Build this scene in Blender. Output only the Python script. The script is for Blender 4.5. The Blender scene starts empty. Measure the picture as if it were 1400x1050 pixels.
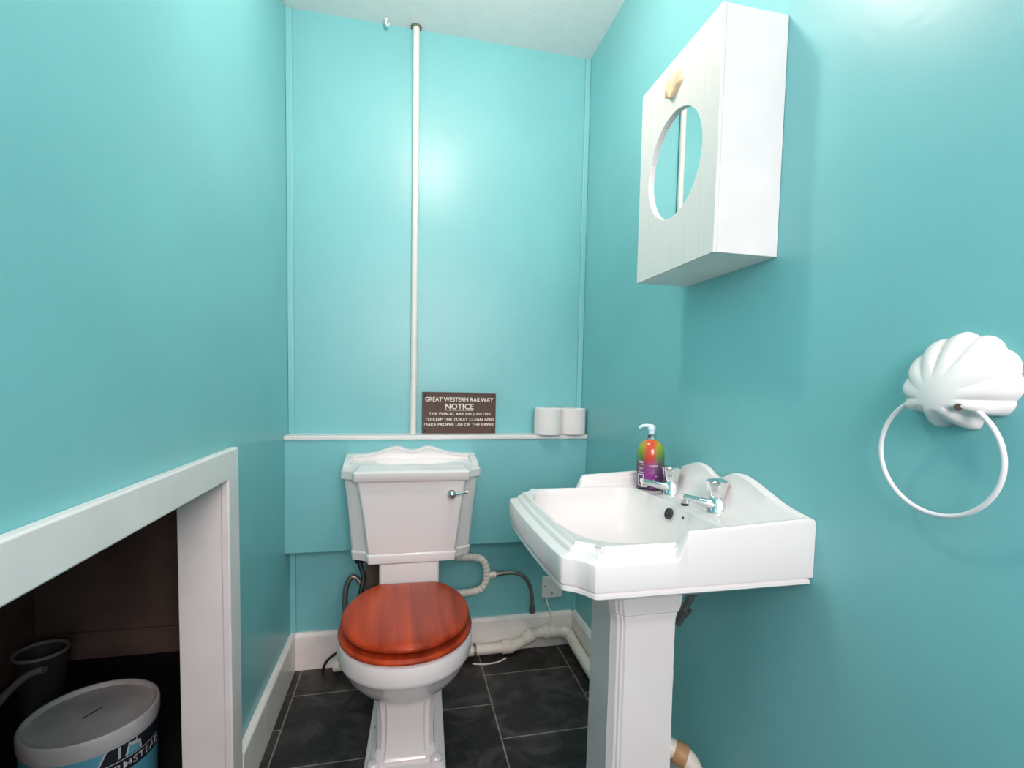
import bpy, bmesh, math, random
from mathutils import Vector, Matrix
random.seed(4)
sc = bpy.context.scene
COL = sc.collection
PI = math.pi

# ------------------------------------------------------------------ dimensions
XL, XR, YB, YF, H = -0.394, 0.6865, 1.90, -0.75, 2.287   # left wall, right wall, back wall, front wall, ceiling
YBOX, ZBOX0, ZSH0, ZSH1 = 1.8242, 0.4504, 0.8419, 0.857  # boxed ledge

# ------------------------------------------------------------------ materials
def mat(name, color, rough=0.5, metal=0.0, spec=0.5, coat=0.0, noise=0.0, nscale=8.0, bump=0.0, bscale=60.0, emit=None, estr=0.0, trans=0.0):
    m = bpy.data.materials.new(name); m.use_nodes = True
    nt = m.node_tree; b = nt.nodes['Principled BSDF']
    b.inputs['Base Color'].default_value = (*color, 1)
    b.inputs['Roughness'].default_value = rough
    b.inputs['Metallic'].default_value = metal
    b.inputs['Specular IOR Level'].default_value = spec
    b.inputs['Coat Weight'].default_value = coat
    b.inputs['Coat Roughness'].default_value = 0.06
    b.inputs['Transmission Weight'].default_value = trans
    tc = nt.nodes.new('ShaderNodeTexCoord')
    if noise > 0:
        n = nt.nodes.new('ShaderNodeTexNoise'); n.inputs['Scale'].default_value = nscale; n.inputs['Detail'].default_value = 5
        nt.links.new(tc.outputs['Object'], n.inputs['Vector'])
        r = nt.nodes.new('ShaderNodeValToRGB')
        r.color_ramp.elements[0].position = 0.3; r.color_ramp.elements[1].position = 0.7
        r.color_ramp.elements[0].color = (*[c * (1 - noise) for c in color], 1)
        r.color_ramp.elements[1].color = (*[min(1, c * (1 + noise * .5)) for c in color], 1)
        nt.links.new(n.outputs['Fac'], r.inputs['Fac']); nt.links.new(r.outputs['Color'], b.inputs['Base Color'])
    if bump > 0:
        n2 = nt.nodes.new('ShaderNodeTexNoise'); n2.inputs['Scale'].default_value = bscale; n2.inputs['Detail'].default_value = 3
        nt.links.new(tc.outputs['Object'], n2.inputs['Vector'])
        bp = nt.nodes.new('ShaderNodeBump'); bp.inputs['Strength'].default_value = bump; bp.inputs['Distance'].default_value = 0.004
        nt.links.new(n2.outputs['Fac'], bp.inputs['Height']); nt.links.new(bp.outputs['Normal'], b.inputs['Normal'])
    if emit:
        b.inputs['Emission Color'].default_value = (*emit, 1); b.inputs['Emission Strength'].default_value = estr
    return m

TEAL = mat('teal_gloss_paint', (0.205, 0.545, 0.565), rough=0.36, spec=0.5, noise=0.06, nscale=3.0, bump=0.12, bscale=30.0)
TEALTRIM = mat('teal_trim_paint', (0.23, 0.57, 0.59), rough=0.25, spec=0.5)
WHITE = mat('white_gloss_paint', (0.83, 0.80, 0.78), rough=0.32, noise=0.05, nscale=12, bump=0.05, bscale=40)
SKIRT = mat('white_skirting_paint', (0.90, 0.85, 0.81), rough=0.35, noise=0.10, nscale=14, bump=0.05, bscale=40)
CEIL = mat('ceiling_emulsion', (0.90, 0.87, 0.86), rough=0.9, noise=0.03, nscale=20, bump=0.15, bscale=90)
CERAM = mat('white_glazed_ceramic', (0.83, 0.795, 0.78), rough=0.12, spec=0.5, coat=0.12)
PIPEP = mat('white_painted_pipe', (0.80, 0.765, 0.72), rough=0.3, noise=0.04, nscale=20)
CREAM = mat('aged_white_plastic', (0.80, 0.74, 0.65), rough=0.4, noise=0.07, nscale=25)
CHROME = mat('chrome', (0.78, 0.78, 0.78), rough=0.07, metal=1.0)
STEEL = mat('tarnished_steel', (0.30, 0.28, 0.25), rough=0.4, metal=0.9, noise=0.25, nscale=40)
DARKSTEEL = mat('dark_grating_steel', (0.10, 0.095, 0.09), rough=0.35, metal=0.8)
BLACK = mat('black_rubber', (0.012, 0.012, 0.013), rough=0.5)
DARKBROWN = mat('dark_bronze_paint', (0.090, 0.042, 0.030), rough=0.55, noise=0.2, nscale=30, bump=0.15, bscale=120)
LETTER = mat('cream_letter_paint', (0.88, 0.80, 0.70), rough=0.5)
PAPER = mat('toilet_paper', (0.86, 0.82, 0.80), rough=0.95, spec=0.1, bump=0.35, bscale=140)
CARD = mat('grey_cardboard', (0.45, 0.38, 0.30), rough=0.9, noise=0.1)
SWITCH = mat('white_switch_plastic', (0.80, 0.77, 0.74), rough=0.3)
TOWELW = mat('white_enamel_ring', (0.84, 0.82, 0.84), rough=0.2)
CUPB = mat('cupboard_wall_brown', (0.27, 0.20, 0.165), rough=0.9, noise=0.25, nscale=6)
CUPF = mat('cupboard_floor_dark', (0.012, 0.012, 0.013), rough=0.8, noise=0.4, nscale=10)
BROWNWOOD = mat('dark_brown_batten', (0.10, 0.075, 0.05), rough=0.8, noise=0.3, nscale=20)
SHELLB = mat('beige_seashell', (0.80, 0.60, 0.38), rough=0.6, noise=0.25, nscale=60)
MIRROR = mat('mirror_glass', (0.90, 0.92, 0.92), rough=0.0, metal=1.0)
LIDP = mat('dusty_white_plastic', (0.60, 0.575, 0.56), rough=0.55, noise=0.22, nscale=9)
TUBW = mat('tub_white_plastic', (0.55, 0.53, 0.51), rough=0.5)
NAVY = mat('label_navy', (0.018, 0.022, 0.035), rough=0.4)
SKYB = mat('label_light_blue', (0.12, 0.42, 0.56), rough=0.4)
LABW = mat('label_white', (0.62, 0.62, 0.62), rough=0.4)
HALL = mat('hall_wall_white', (0.75, 0.73, 0.70), rough=0.9)
GREYTUB = mat('grey_tub_plastic', (0.085, 0.085, 0.09), rough=0.5)
GREYHOSE = mat('grey_hose_plastic', (0.42, 0.40, 0.37), rough=0.5)
BULB = mat('warm_bulb_glass', (0.9, 0.85, 0.75), rough=0.3, emit=(1.0, 0.76, 0.68), estr=205.0)
PUMPW = mat('clear_white_pump_plastic', (0.72, 0.84, 0.88), rough=0.2)

def nodes_of(m):
    return m.node_tree, m.node_tree.nodes['Principled BSDF']

def mk_floor():
    m = mat('black_slate_tiles', (0.02, 0.02, 0.02), rough=0.48, spec=0.4)
    nt, b = nodes_of(m); N = nt.nodes; L = nt.links
    tc = N.new('ShaderNodeTexCoord'); sep = N.new('ShaderNodeSeparateXYZ'); L.new(tc.outputs['Object'], sep.inputs[0])
    def ma(op, a, c):
        n = N.new('ShaderNodeMath'); n.operation = op
        L.new(a, n.inputs[0]); n.inputs[1].default_value = c; return n.outputs[0]
    u = ma('ADD', sep.outputs['Y'], -1.563 + .33 * 8); v = ma('ADD', sep.outputs['X'], 0.352 + .3195 * 8)
    cb = N.new('ShaderNodeCombineXYZ'); L.new(u, cb.inputs[0]); L.new(v, cb.inputs[1])
    br = N.new('ShaderNodeTexBrick'); L.new(cb.outputs[0], br.inputs['Vector'])
    br.offset = 0.5; br.offset_frequency = 2; br.squash = 1
    for k, val in (('Scale', 1.0), ('Mortar Size', 0.0024), ('Mortar Smooth', 0.2), ('Bias', 0.0), ('Brick Width', 0.33), ('Row Height', 0.3195)):
        br.inputs[k].default_value = val
    br.inputs['Color1'].default_value = (0.016, 0.0135, 0.013, 1); br.inputs['Color2'].default_value = (0.024, 0.021, 0.020, 1)
    br.inputs['Mortar'].default_value = (0.22, 0.205, 0.185, 1)
    n1 = N.new('ShaderNodeTexNoise'); n1.inputs['Scale'].default_value = 9; n1.inputs['Detail'].default_value = 8; n1.inputs['Distortion'].default_value = 1.5
    L.new(tc.outputs['Object'], n1.inputs['Vector'])
    r = N.new('ShaderNodeValToRGB'); r.color_ramp.elements[0].position = 0.45; r.color_ramp.elements[1].position = 0.8
    r.color_ramp.elements[0].color = (0, 0, 0, 1); r.color_ramp.elements[1].color = (0.065, 0.058, 0.054, 1)
    L.new(n1.outputs['Fac'], r.inputs[0])
    # thin pale scratches
    n3 = N.new('ShaderNodeTexNoise'); n3.inputs['Scale'].default_value = 6; n3.inputs['Detail'].default_value = 2; n3.inputs['Distortion'].default_value = 2.5
    L.new(tc.outputs['Object'], n3.inputs['Vector'])
    r3 = N.new('ShaderNodeValToRGB'); e = r3.color_ramp.elements
    e[0].position = 0.498; e[0].color = (0, 0, 0, 1); e[1].position = 0.502; e[1].color = (0, 0, 0, 1)
    k = e.new(0.5); k.color = (0.05, 0.047, 0.045, 1)
    L.new(n3.outputs['Fac'], r3.inputs[0])
    ad = N.new('ShaderNodeMixRGB'); ad.blend_type = 'ADD'; ad.inputs[0].default_value = 1; L.new(br.outputs['Color'], ad.inputs[1]); L.new(r.outputs[0], ad.inputs[2])
    ad2 = N.new('ShaderNodeMixRGB'); ad2.blend_type = 'ADD'; ad2.inputs[0].default_value = 1; L.new(ad.outputs[0], ad2.inputs[1]); L.new(r3.outputs[0], ad2.inputs[2])
    L.new(ad2.outputs[0], b.inputs['Base Color'])
    bp = N.new('ShaderNodeBump'); bp.inputs['Strength'].default_value = 0.5; bp.inputs['Distance'].default_value = 0.004
    L.new(n1.outputs['Fac'], bp.inputs['Height']); L.new(bp.outputs[0], b.inputs['Normal'])
    return m
SLATE = mk_floor()

def mk_wood():
    m = mat('mahogany_varnish', (0.3, 0.03, 0.01), rough=0.36, coat=0.04, spec=0.22)
    nt, b = nodes_of(m); N = nt.nodes; L = nt.links
    tc = N.new('ShaderNodeTexCoord'); mp = N.new('ShaderNodeMapping'); mp.inputs['Scale'].default_value = (16, 1.4, 16)
    L.new(tc.outputs['Object'], mp.inputs[0])
    n = N.new('ShaderNodeTexNoise'); n.inputs['Scale'].default_value = 1.6; n.inputs['Detail'].default_value = 7; n.inputs['Distortion'].default_value = 0.08
    L.new(mp.outputs[0], n.inputs['Vector'])
    r = N.new('ShaderNodeValToRGB'); e = r.color_ramp.elements
    e[0].position = 0.28; e[0].color = (0.26, 0.022, 0.008, 1); e[1].position = 0.75; e[1].color = (0.62, 0.075, 0.018, 1)
    L.new(n.outputs['Fac'], r.inputs[0])
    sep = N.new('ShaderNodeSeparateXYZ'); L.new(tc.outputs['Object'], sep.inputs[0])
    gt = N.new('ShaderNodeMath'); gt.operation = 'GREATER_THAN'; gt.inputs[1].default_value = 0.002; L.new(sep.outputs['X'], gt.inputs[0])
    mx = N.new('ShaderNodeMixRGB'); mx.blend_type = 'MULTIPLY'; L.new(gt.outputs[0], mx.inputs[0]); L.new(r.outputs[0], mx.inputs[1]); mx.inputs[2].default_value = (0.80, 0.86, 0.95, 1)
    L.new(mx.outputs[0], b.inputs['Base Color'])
    return m
WOOD = mk_wood()

def mk_door():
    m = mat('white_tongue_and_groove', (0.80, 0.775, 0.745), rough=0.4)
    nt, b = nodes_of(m); N = nt.nodes; L = nt.links
    tc = N.new('ShaderNodeTexCoord'); sep = N.new('ShaderNodeSeparateXYZ'); L.new(tc.outputs['Object'], sep.inputs[0])
    a = N.new('ShaderNodeMath'); a.operation = 'MULTIPLY'; a.inputs[1].default_value = 1 / 0.052; L.new(sep.outputs['Y'], a.inputs[0])
    f = N.new('ShaderNodeMath'); f.operation = 'PINGPONG'; f.inputs[1].default_value = 0.5; L.new(a.outputs[0], f.inputs[0])
    r = N.new('ShaderNodeValToRGB'); r.color_ramp.elements[0].position = 0.0; r.color_ramp.elements[1].position = 0.035
    L.new(f.outputs[0], r.inputs[0])
    bp = N.new('ShaderNodeBump'); bp.inputs['Strength'].default_value = 0.35; bp.inputs['Distance'].default_value = 0.002
    L.new(r.outputs[0], bp.inputs['Height']); L.new(bp.outputs[0], b.inputs['Normal'])
    return m
TGDOOR = mk_door()

def mk_soap():
    m = mat('rainbow_soap_print', (0.3, 0.05, 0.25), rough=0.15, coat=0.3)
    nt, b = nodes_of(m); N = nt.nodes; L = nt.links
    tc = N.new('ShaderNodeTexCoord'); sep = N.new('ShaderNodeSeparateXYZ'); L.new(tc.outputs['Object'], sep.inputs[0])
    def ramp(stops):
        r = N.new('ShaderNodeValToRGB'); e = r.color_ramp.elements
        e[0].position, e[0].color = stops[0][0], (*stops[0][1], 1); e[1].position, e[1].color = stops[-1][0], (*stops[-1][1], 1)
        for p, c in stops[1:-1]:
            k = e.new(p); k.color = (*c, 1)
        return r
    z = N.new('ShaderNodeMapRange'); z.inputs['From Min'].default_value = 0; z.inputs['From Max'].default_value = 0.13; L.new(sep.outputs['Z'], z.inputs['Value'])
    mid = ramp([(0, (0.09, 0.012, 0.10)), (0.25, (0.24, 0.03, 0.26)), (0.45, (0.25, 0.05, 0.20)), (0.62, (0.55, 0.05, 0.035)), (1, (0.72, 0.09, 0.02))])
    side = ramp([(0, (0.06, 0.012, 0.08)), (0.30, (0.11, 0.04, 0.13)), (0.52, (0.13, 0.09, 0.11)), (0.62, (0.08, 0.20, 0.05)), (0.82, (0.28, 0.38, 0.02)), (1, (0.65, 0.35, 0.02))])
    L.new(z.outputs[0], mid.inputs[0]); L.new(z.outputs[0], side.inputs[0])
    # distance from the front centre line (bottle's own x)
    ab = N.new('ShaderNodeMath'); ab.operation = 'ABSOLUTE'; L.new(sep.outputs['X'], ab.inputs[0])
    mr = N.new('ShaderNodeMapRange'); mr.inputs['From Min'].default_value = 0.007; mr.inputs['From Max'].default_value = 0.02; L.new(ab.outputs[0], mr.inputs['Value'])
    mx = N.new('ShaderNodeMixRGB'); L.new(mr.outputs[0], mx.inputs[0]); L.new(mid.outputs[0], mx.inputs[1]); L.new(side.outputs[0], mx.inputs[2])
    L.new(mx.outputs[0], b.inputs['Base Color'])
    return m
SOAP = mk_soap()

# ------------------------------------------------------------------ mesh helpers
def tag(o, label=None, cat=None, group=None, kind=None):
    if label: o['label'] = label
    if cat: o['category'] = cat
    if group: o['group'] = group
    if kind: o['kind'] = kind
    return o

def empty(name, loc, rz=0.0):
    o = bpy.data.objects.new(name, None); COL.objects.link(o); o.location = loc; o.rotation_euler = (0, 0, rz)
    o.empty_display_size = 0.05
    return o

class MB:
    """collects geometry for ONE mesh object"""
    def __init__(s): s.V = []; s.F = []
    def add(s, V, F):
        n = len(s.V); s.V += [tuple(v) for v in V]; s.F += [tuple(i + n for i in f) for f in F]; return s
    def box(s, x0, x1, y0, y1, z0, z1):
        V = [(x, y, z) for z in (z0, z1) for y in (y0, y1) for x in (x0, x1)]
        return s.add(V, [(0, 2, 3, 1), (4, 5, 7, 6), (0, 1, 5, 4), (2, 6, 7, 3), (0, 4, 6, 2), (1, 3, 7, 5)])
    def prism(s, poly, axis, a, b):
        """poly: 2D points in the plane normal to axis; extruded from a to b"""
        def P(p, t): return {'x': (t, p[0], p[1]), 'y': (p[0], t, p[1]), 'z': (p[0], p[1], t)}[axis]
        n = len(poly); V = [P(p, a) for p in poly] + [P(p, b) for p in poly]
        F = [tuple(range(n))[::-1], tuple(range(n, 2 * n))] + [(i, (i + 1) % n, n + (i + 1) % n, n + i) for i in range(n)]
        return s.add(V, F)
    def loft(s, rings, cap0=True, cap1=True, closed=False):
        n = len(rings[0]); V = [p for r in rings for p in r]; F = []
        m = len(rings)
        for k in range(m if closed else m - 1):
            k2 = (k + 1) % m
            for i in range(n):
                j = (i + 1) % n
                F.append((k * n + i, k * n + j, k2 * n + j, k2 * n + i))
        if not closed:
            if cap0: F.append(tuple(range(n))[::-1])
            if cap1: F.append(tuple(range((m - 1) * n, m * n)))
        return s.add(V, F)
    def lathe(s, prof, origin=(0, 0, 0), axis=(0, 0, 1), n=32, cap0=True, cap1=True, facet=None):
        """prof: list of (radius, height along axis)"""
        q = Vector((0, 0, 1)).rotation_difference(Vector(axis).normalized()); o = Vector(origin)
        rings = []
        for r, h in prof:
            ring = []
            for i in range(n):
                a = 2 * PI * i / n
                rr = r * (facet(a, h) if facet else 1)
                ring.append(tuple(o + q @ Vector((rr * math.cos(a), rr * math.sin(a), h))))
            rings.append(ring)
        return s.loft(rings, cap0, cap1)
    def tube(s, pts, r, n=14, sub=10, smooth=True, rf=None, closed=False):
        P = [Vector(p) for p in pts]
        if smooth and len(P) > 2:
            Q = []
            for i in range(len(P) - 1):
                p0 = P[max(i - 1, 0)]; p1 = P[i]; p2 = P[i + 1]; p3 = P[min(i + 2, len(P) - 1)]
                for k in range(sub):
                    t = k / sub
                    Q.append(0.5 * ((2 * p1) + (p2 - p0) * t + (2 * p0 - 5 * p1 + 4 * p2 - p3) * t * t + (3 * p1 - p0 - 3 * p2 + p3) * t ** 3))
            Q.append(P[-1]); P = Q
        rings = []; up = None; acc = 0.0
        m = len(P)
        for i in range(m):
            if closed: t = (P[(i + 1) % m] - P[i - 1]).normalized()
            else: t = (P[min(i + 1, m - 1)] - P[max(i - 1, 0)]).normalized()
            if up is None:
                up = Vector((0, 0, 1)) if abs(t.z) < 0.9 else Vector((1, 0, 0))
            u = (up - t * up.dot(t)).normalized(); w = t.cross(u); up = u
            if i: acc += (P[i] - P[i - 1]).length
            rr = (rf(i / max(1, m - 1), acc) if rf else 1) * r
            rings.append([tuple(P[i] + (u * math.cos(a) + w * math.sin(a)) * rr) for a in [2 * PI * k / n for k in range(n)]])
        return s.loft(rings, closed=closed)
    def build(s, name, m, parent=None, loc=None, smooth=True, bevel=0.0, angle=38, bseg=2, local=False):
        """verts are world coordinates unless local=True (then they are in the parent's / object's own space)"""
        off = Vector((0, 0, 0))
        if not local:
            if parent is not None: off = parent.location
            elif loc is not None: off = Vector(loc)
        me = bpy.data.meshes.new(name)
        me.from_pydata([tuple(Vector(v) - off) for v in s.V], [], s.F); me.validate()
        bm = bmesh.new(); bm.from_mesh(me); bmesh.ops.remove_doubles(bm, verts=bm.verts, dist=1e-6)
        bmesh.ops.recalc_face_normals(bm, faces=bm.faces)
        if smooth:
            ca = math.radians(angle)
            for f in bm.faces: f.smooth = True
            for e in bm.edges:
                e.smooth = not (len(e.link_faces) == 2 and e.calc_face_angle(0) > ca)
        bm.to_mesh(me); bm.free()
        o = bpy.data.objects.new(name, me); COL.objects.link(o)
        for mm in (m if isinstance(m, (list, tuple)) else [m]): me.materials.append(mm)
        if parent is not None: o.parent = parent
        if parent is None and loc is not None: o.location = loc
        if bevel > 0:
            md = o.modifiers.new('bevel', 'BEVEL'); md.width = bevel; md.segments = bseg; md.limit_method = 'ANGLE'; md.angle_limit = math.radians(30)
            md.harden_normals = True
            for p in me.polygons: p.use_smooth = True
        return o

def struct(name, mb, m, bevel=0.0, loc=None, smooth=False):
    o = mb.build(name, m, loc=loc, smooth=smooth, bevel=bevel); o['kind'] = 'structure'; return o

def text_mesh(name, body, m, parent, width, height, extrude=0.0006, embolden=0.0, place=None, spacing=1.0):
    """lettering fitted to width x height; place(x, y, z) maps flat text space to world"""
    cu = bpy.data.curves.new(name, 'FONT'); cu.body = body; cu.align_x = 'LEFT'; cu.size = 1.0; cu.resolution_u = 3
    cu.offset = embolden; cu.space_character = spacing
    t = bpy.data.objects.new(name + '_tmp', cu); COL.objects.link(t)
    bpy.context.view_layer.update()
    me = bpy.data.meshes.new_from_object(t.evaluated_get(bpy.context.evaluated_depsgraph_get()))
    bpy.data.objects.remove(t); bpy.data.curves.remove(cu)
    xs = [v.co.x for v in me.vertices]; ys = [v.co.y for v in me.vertices]
    x0, x1, y0, y1 = min(xs), max(xs), min(ys), max(ys)
    bm = bmesh.new(); bm.from_mesh(me)
    bmesh.ops.triangulate(bm, faces=bm.faces)
    if extrude:
        g = bmesh.ops.extrude_face_region(bm, geom=bm.faces[:])
        for v in [e for e in g['geom'] if isinstance(e, bmesh.types.BMVert)]: v.co.z += 1.0
    for v in bm.verts:
        p = place((v.co.x - x0) / (x1 - x0) * width, (v.co.y - y0) / (y1 - y0) * height, (v.co.z) * extrude)
        v.co = Vector(p) - parent.location
    bmesh.ops.recalc_face_normals(bm, faces=bm.faces)
    bm.to_mesh(me); bm.free(); me.materials.clear(); me.materials.append(m); me.name = name
    o = bpy.data.objects.new(name, me); COL.objects.link(o); o.parent = parent
    return o

def offset_poly(P, d):
    """inset closed CCW 2D polygon; d = list of per-edge distances (edge i: P[i]->P[i+1])"""
    n = len(P); out = []
    for i in range(n):
        a, b, c = Vector(P[i - 1]), Vector(P[i]), Vector(P[(i + 1) % n])
        e1 = (b - a).normalized(); e2 = (c - b).normalized()
        n1 = Vector((-e1.y, e1.x)); n2 = Vector((-e2.y, e2.x)); d1, d2 = d[i - 1], d[i]
        cr = e1.x * e2.y - e1.y * e2.x
        if abs(cr) < 0.05:
            out.append(b + (n1 * d1 + n2 * d2) * 0.5)
        else:
            p1 = a + n1 * d1; p2 = b + n2 * d2
            t = ((p2.x - p1.x) * e2.y - (p2.y - p1.y) * e2.x) / cr
            out.append(p1 + e1 * t)
    return out

def ray_poly(poly, c, ang):
    d = Vector((math.cos(ang), math.sin(ang))); best = None
    n = len(poly)
    for i in range(n):
        a = Vector(poly[i]) - Vector(c); b = Vector(poly[(i + 1) % n]) - Vector(c); e = b - a
        den = d.x * e.y - d.y * e.x
        if abs(den) < 1e-12: continue
        t = (a.x * e.y - a.y * e.x) / den; u = (a.x * d.y - a.y * d.x) / den
        if t > 0 and -1e-9 <= u <= 1 + 1e-9 and (best is None or t > best): best = t
    return best

def sstep(a, b, x):
    t = max(0.0, min(1.0, (x - a) / (b - a))); return t * t * (3 - 2 * t)
def interp(tab, x):
    if x <= tab[0][0]: return tab[0][1]
    for (x0, y0), (x1, y1) in zip(tab, tab[1:]):
        if x <= x1:
            t = (x - x0) / (x1 - x0); t = t * t * (3 - 2 * t) if abs(y1 - y0) > 0.004 else t
            return y0 + (y1 - y0) * t
    return tab[-1][1]

def catmull(P, sub):
    out = []
    for i in range(len(P) - 1):
        p0, p1, p2, p3 = P[max(i - 1, 0)], P[i], P[i + 1], P[min(i + 2, len(P) - 1)]
        for k in range(sub):
            t = k / sub
            out.append(tuple(0.5 * (2 * b + (c - a) * t + (2 * a - 5 * b + 4 * c - d) * t * t + (3 * b - a - 3 * c + d) * t ** 3) for a, b, c, d in zip(p0, p1, p2, p3)))
    return out + [P[-1]]

# ================================================================== the room
T = 0.10
TL = 0.074
struct('floor', MB().box(XL - TL, XR + T, YF - 1.2, YB + T, -0.08, 0), SLATE)
struct('ceiling', MB().box(XL - T, XR + T, YF, YB + T, H, H + 0.08), CEIL)
struct('wall_back', MB().box(XL - T, XR + T, YB, YB + T, 0, H), TEAL)
struct('wall_right', MB().box(XR, XR + T, YF, YB, 0, H), TEAL)
# left wall with the opening of the cupboard under the stairs
OY0, OY1, OZ = 0.36, 1.216, 0.822
struct('wall_left', MB().prism([(YF, 0), (OY0 - .012, 0), (OY0 - .012, OZ + .012), (OY1 + .012, OZ + .012), (OY1 + .012, 0), (YB, 0), (YB, H), (YF, H)], 'x', XL - TL, XL), TEAL)
# front wall behind the camera with a doorway to the hall
DX0, DX1, DZ = -0.24, 0.58, 2.02
struct('wall_front', MB().box(XL - T, DX0, YF - T, YF, 0, H).box(DX1, XR + T, YF - T, YF, 0, H).box(DX0, DX1, YF - T, YF, DZ, H), TEAL)
struct('trim_5', MB().prism([(DX0 - .06, 0), (DX0, 0), (DX0, DZ), (DX1, DZ), (DX1, 0), (DX1 + .06, 0), (DX1 + .06, DZ + .06), (DX0 - .06, DZ + .06)], 'y', YF, YF + .018), WHITE, bevel=0.003)

# boxed-in pipework ledge across the back wall
struct('wall_ledge', MB().box(XL, XR, YBOX, YB, ZBOX0, ZSH0), TEAL, bevel=0.0015)
# corner strips on the back wall
struct('trim_1', MB().box(XL, XL + .021, YB - .010, YB, ZSH1, H).box(XL, XL + .021, YB - .010, YB, .1356, ZBOX0), TEALTRIM, bevel=0.003)
struct('trim_2', MB().box(XR - .021, XR, YB - .010, YB, ZSH1, H).box(XR - .018, XR, YB - .008, YB, .1356, ZBOX0), TEALTRIM, bevel=0.003)

# skirting boards
BT, BZ = 0.019, 0.1356
def skirt(name, x0, x1, y0, y1, side):
    mb = MB()
    if side == 'back':
        mb.prism([(YB, 0), (YB - BT, 0), (YB - BT, BZ - .012), (YB - BT + .008, BZ), (YB, BZ)], 'x', x0, x1)
    elif side == 'left':
        mb.prism([(XL, 0), (XL + BT, 0), (XL + BT, BZ - .006), (XL + BT - .004, BZ), (XL, BZ)], 'y', y0, y1)
    else:
        mb.prism([(XR, 0), (XR - BT, 0), (XR - BT, BZ - .012), (XR - BT + .008, BZ), (XR, BZ)], 'y', y0, y1)
    return struct(name, mb, SKIRT, bevel=0.0015)
skirt('baseboard_back', XL + BT, XR - BT, 0, 0, 'back')
skirt('baseboard_left', 0, 0, 1.2885, YB, 'left')
skirt('baseboard_right', 0, 0, YF, YB, 'right')

# architrave and lining of the cupboard opening
FX = XL + 0.018
struct('trim_3', MB().prism([(OY0 - .07, 0), (OY0, 0), (OY0, OZ), (OY1, OZ), (OY1, 0), (1.287, 0), (1.287, .888), (OY0 - .07, .888)], 'x', XL, FX), WHITE, bevel=0.004)
struct('trim_4', MB().prism([(OY0 - .012, 0), (OY0 - .002, 0), (OY0 - .002, OZ + .002), (OY1 + .002, OZ + .002), (OY1 + .002, 0), (OY1 + .012, 0), (OY1 + .012, OZ + .012), (OY0 - .012, OZ + .012)], 'x', XL - TL - .013, XL + .006), WHITE, bevel=0.002)

# the cupboard under the stairs
CX0, CY0, CY1 = -1.30, 0.1, 2.12
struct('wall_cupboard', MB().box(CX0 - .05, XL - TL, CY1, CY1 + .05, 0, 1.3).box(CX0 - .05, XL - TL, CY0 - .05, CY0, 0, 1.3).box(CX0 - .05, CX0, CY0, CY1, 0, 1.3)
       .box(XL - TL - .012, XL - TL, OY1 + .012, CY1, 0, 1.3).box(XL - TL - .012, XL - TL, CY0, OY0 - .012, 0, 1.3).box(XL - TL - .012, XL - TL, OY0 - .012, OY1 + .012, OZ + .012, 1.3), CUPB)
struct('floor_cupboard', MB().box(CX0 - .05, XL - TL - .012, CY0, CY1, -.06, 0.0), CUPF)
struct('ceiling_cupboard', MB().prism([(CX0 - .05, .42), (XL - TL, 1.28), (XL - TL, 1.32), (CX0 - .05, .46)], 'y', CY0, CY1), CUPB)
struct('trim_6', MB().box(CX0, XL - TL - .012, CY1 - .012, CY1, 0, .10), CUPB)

# hall outside the doorway (behind the camera)
struct('wall_hall', MB().box(-1.2, 1.6, YF - 2.3, YF - 2.2, 0, 2.4).box(-1.25, -1.2, YF - 2.3, YF - T, 0, 2.4).box(1.6, 1.65, YF - 2.3, YF - T, 0, 2.4)
       .box(-1.2, XL - T, YF - T - .02, YF - T, 0, 2.4).box(XR + T, 1.6, YF - T - .02, YF - T, 0, 2.4), HALL)
struct('floor_hall', MB().box(-1.25, 1.65, YF - 2.3, YF - 1.2, -.08, 0).box(-1.25, XL - T, YF - 1.2, YF - T, -.08, 0).box(XR + T, 1.65, YF - 1.2, YF - T, -.08, 0), HALL)
struct('ceiling_hall', MB().box(-1.25, 1.65, YF - 2.3, YF - T, 2.4, 2.45), HALL)

# ================================================================== ledge shelf, pipe, plaque, rolls
sh_ = MB().box(XL, XR, YBOX - .006, YB, ZSH0, ZSH1).build('ledge_shelf', WHITE, loc=(0, YBOX, ZSH0), bevel=0.003)
tag(sh_, 'long thin white shelf board on the boxed ledge above the toilet', 'shelf')

px0 = 0.0345
p = MB().tube([(px0, YB - .014, H), (px0 + .001, YB - .014, 1.6), (px0 - .001, YB - .014, ZSH1)], 0.0115, n=20).build('vertical_pipe', PIPEP, loc=(px0, YB - .014, ZSH1))
tag(p, 'thin white vertical pipe running from the shelf to the ceiling', 'pipe')
MB().lathe([(0.019, -.004), (0.019, 0), (0.014, .001)], (px0, YB - .014, H), n=24).build('ceiling_collar', STEEL, p)

hk = MB().lathe([(0.006, 0), (0.006, -.004), (0.0035, -.006), (0.0035, -.012)], (-.068, 1.872, H), n=14)
hk.tube([(-.068, 1.872, H - .012), (-.068, 1.872, H - .018), (-.063, 1.868, H - .025), (-.058, 1.866, H - .018)], 0.003, n=8, sub=6)
tag(hk.build('ceiling_hook', WHITE, loc=(-.068, 1.872, H)), 'tiny white screw hook in the ceiling left of the vertical pipe', 'hook')

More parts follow.
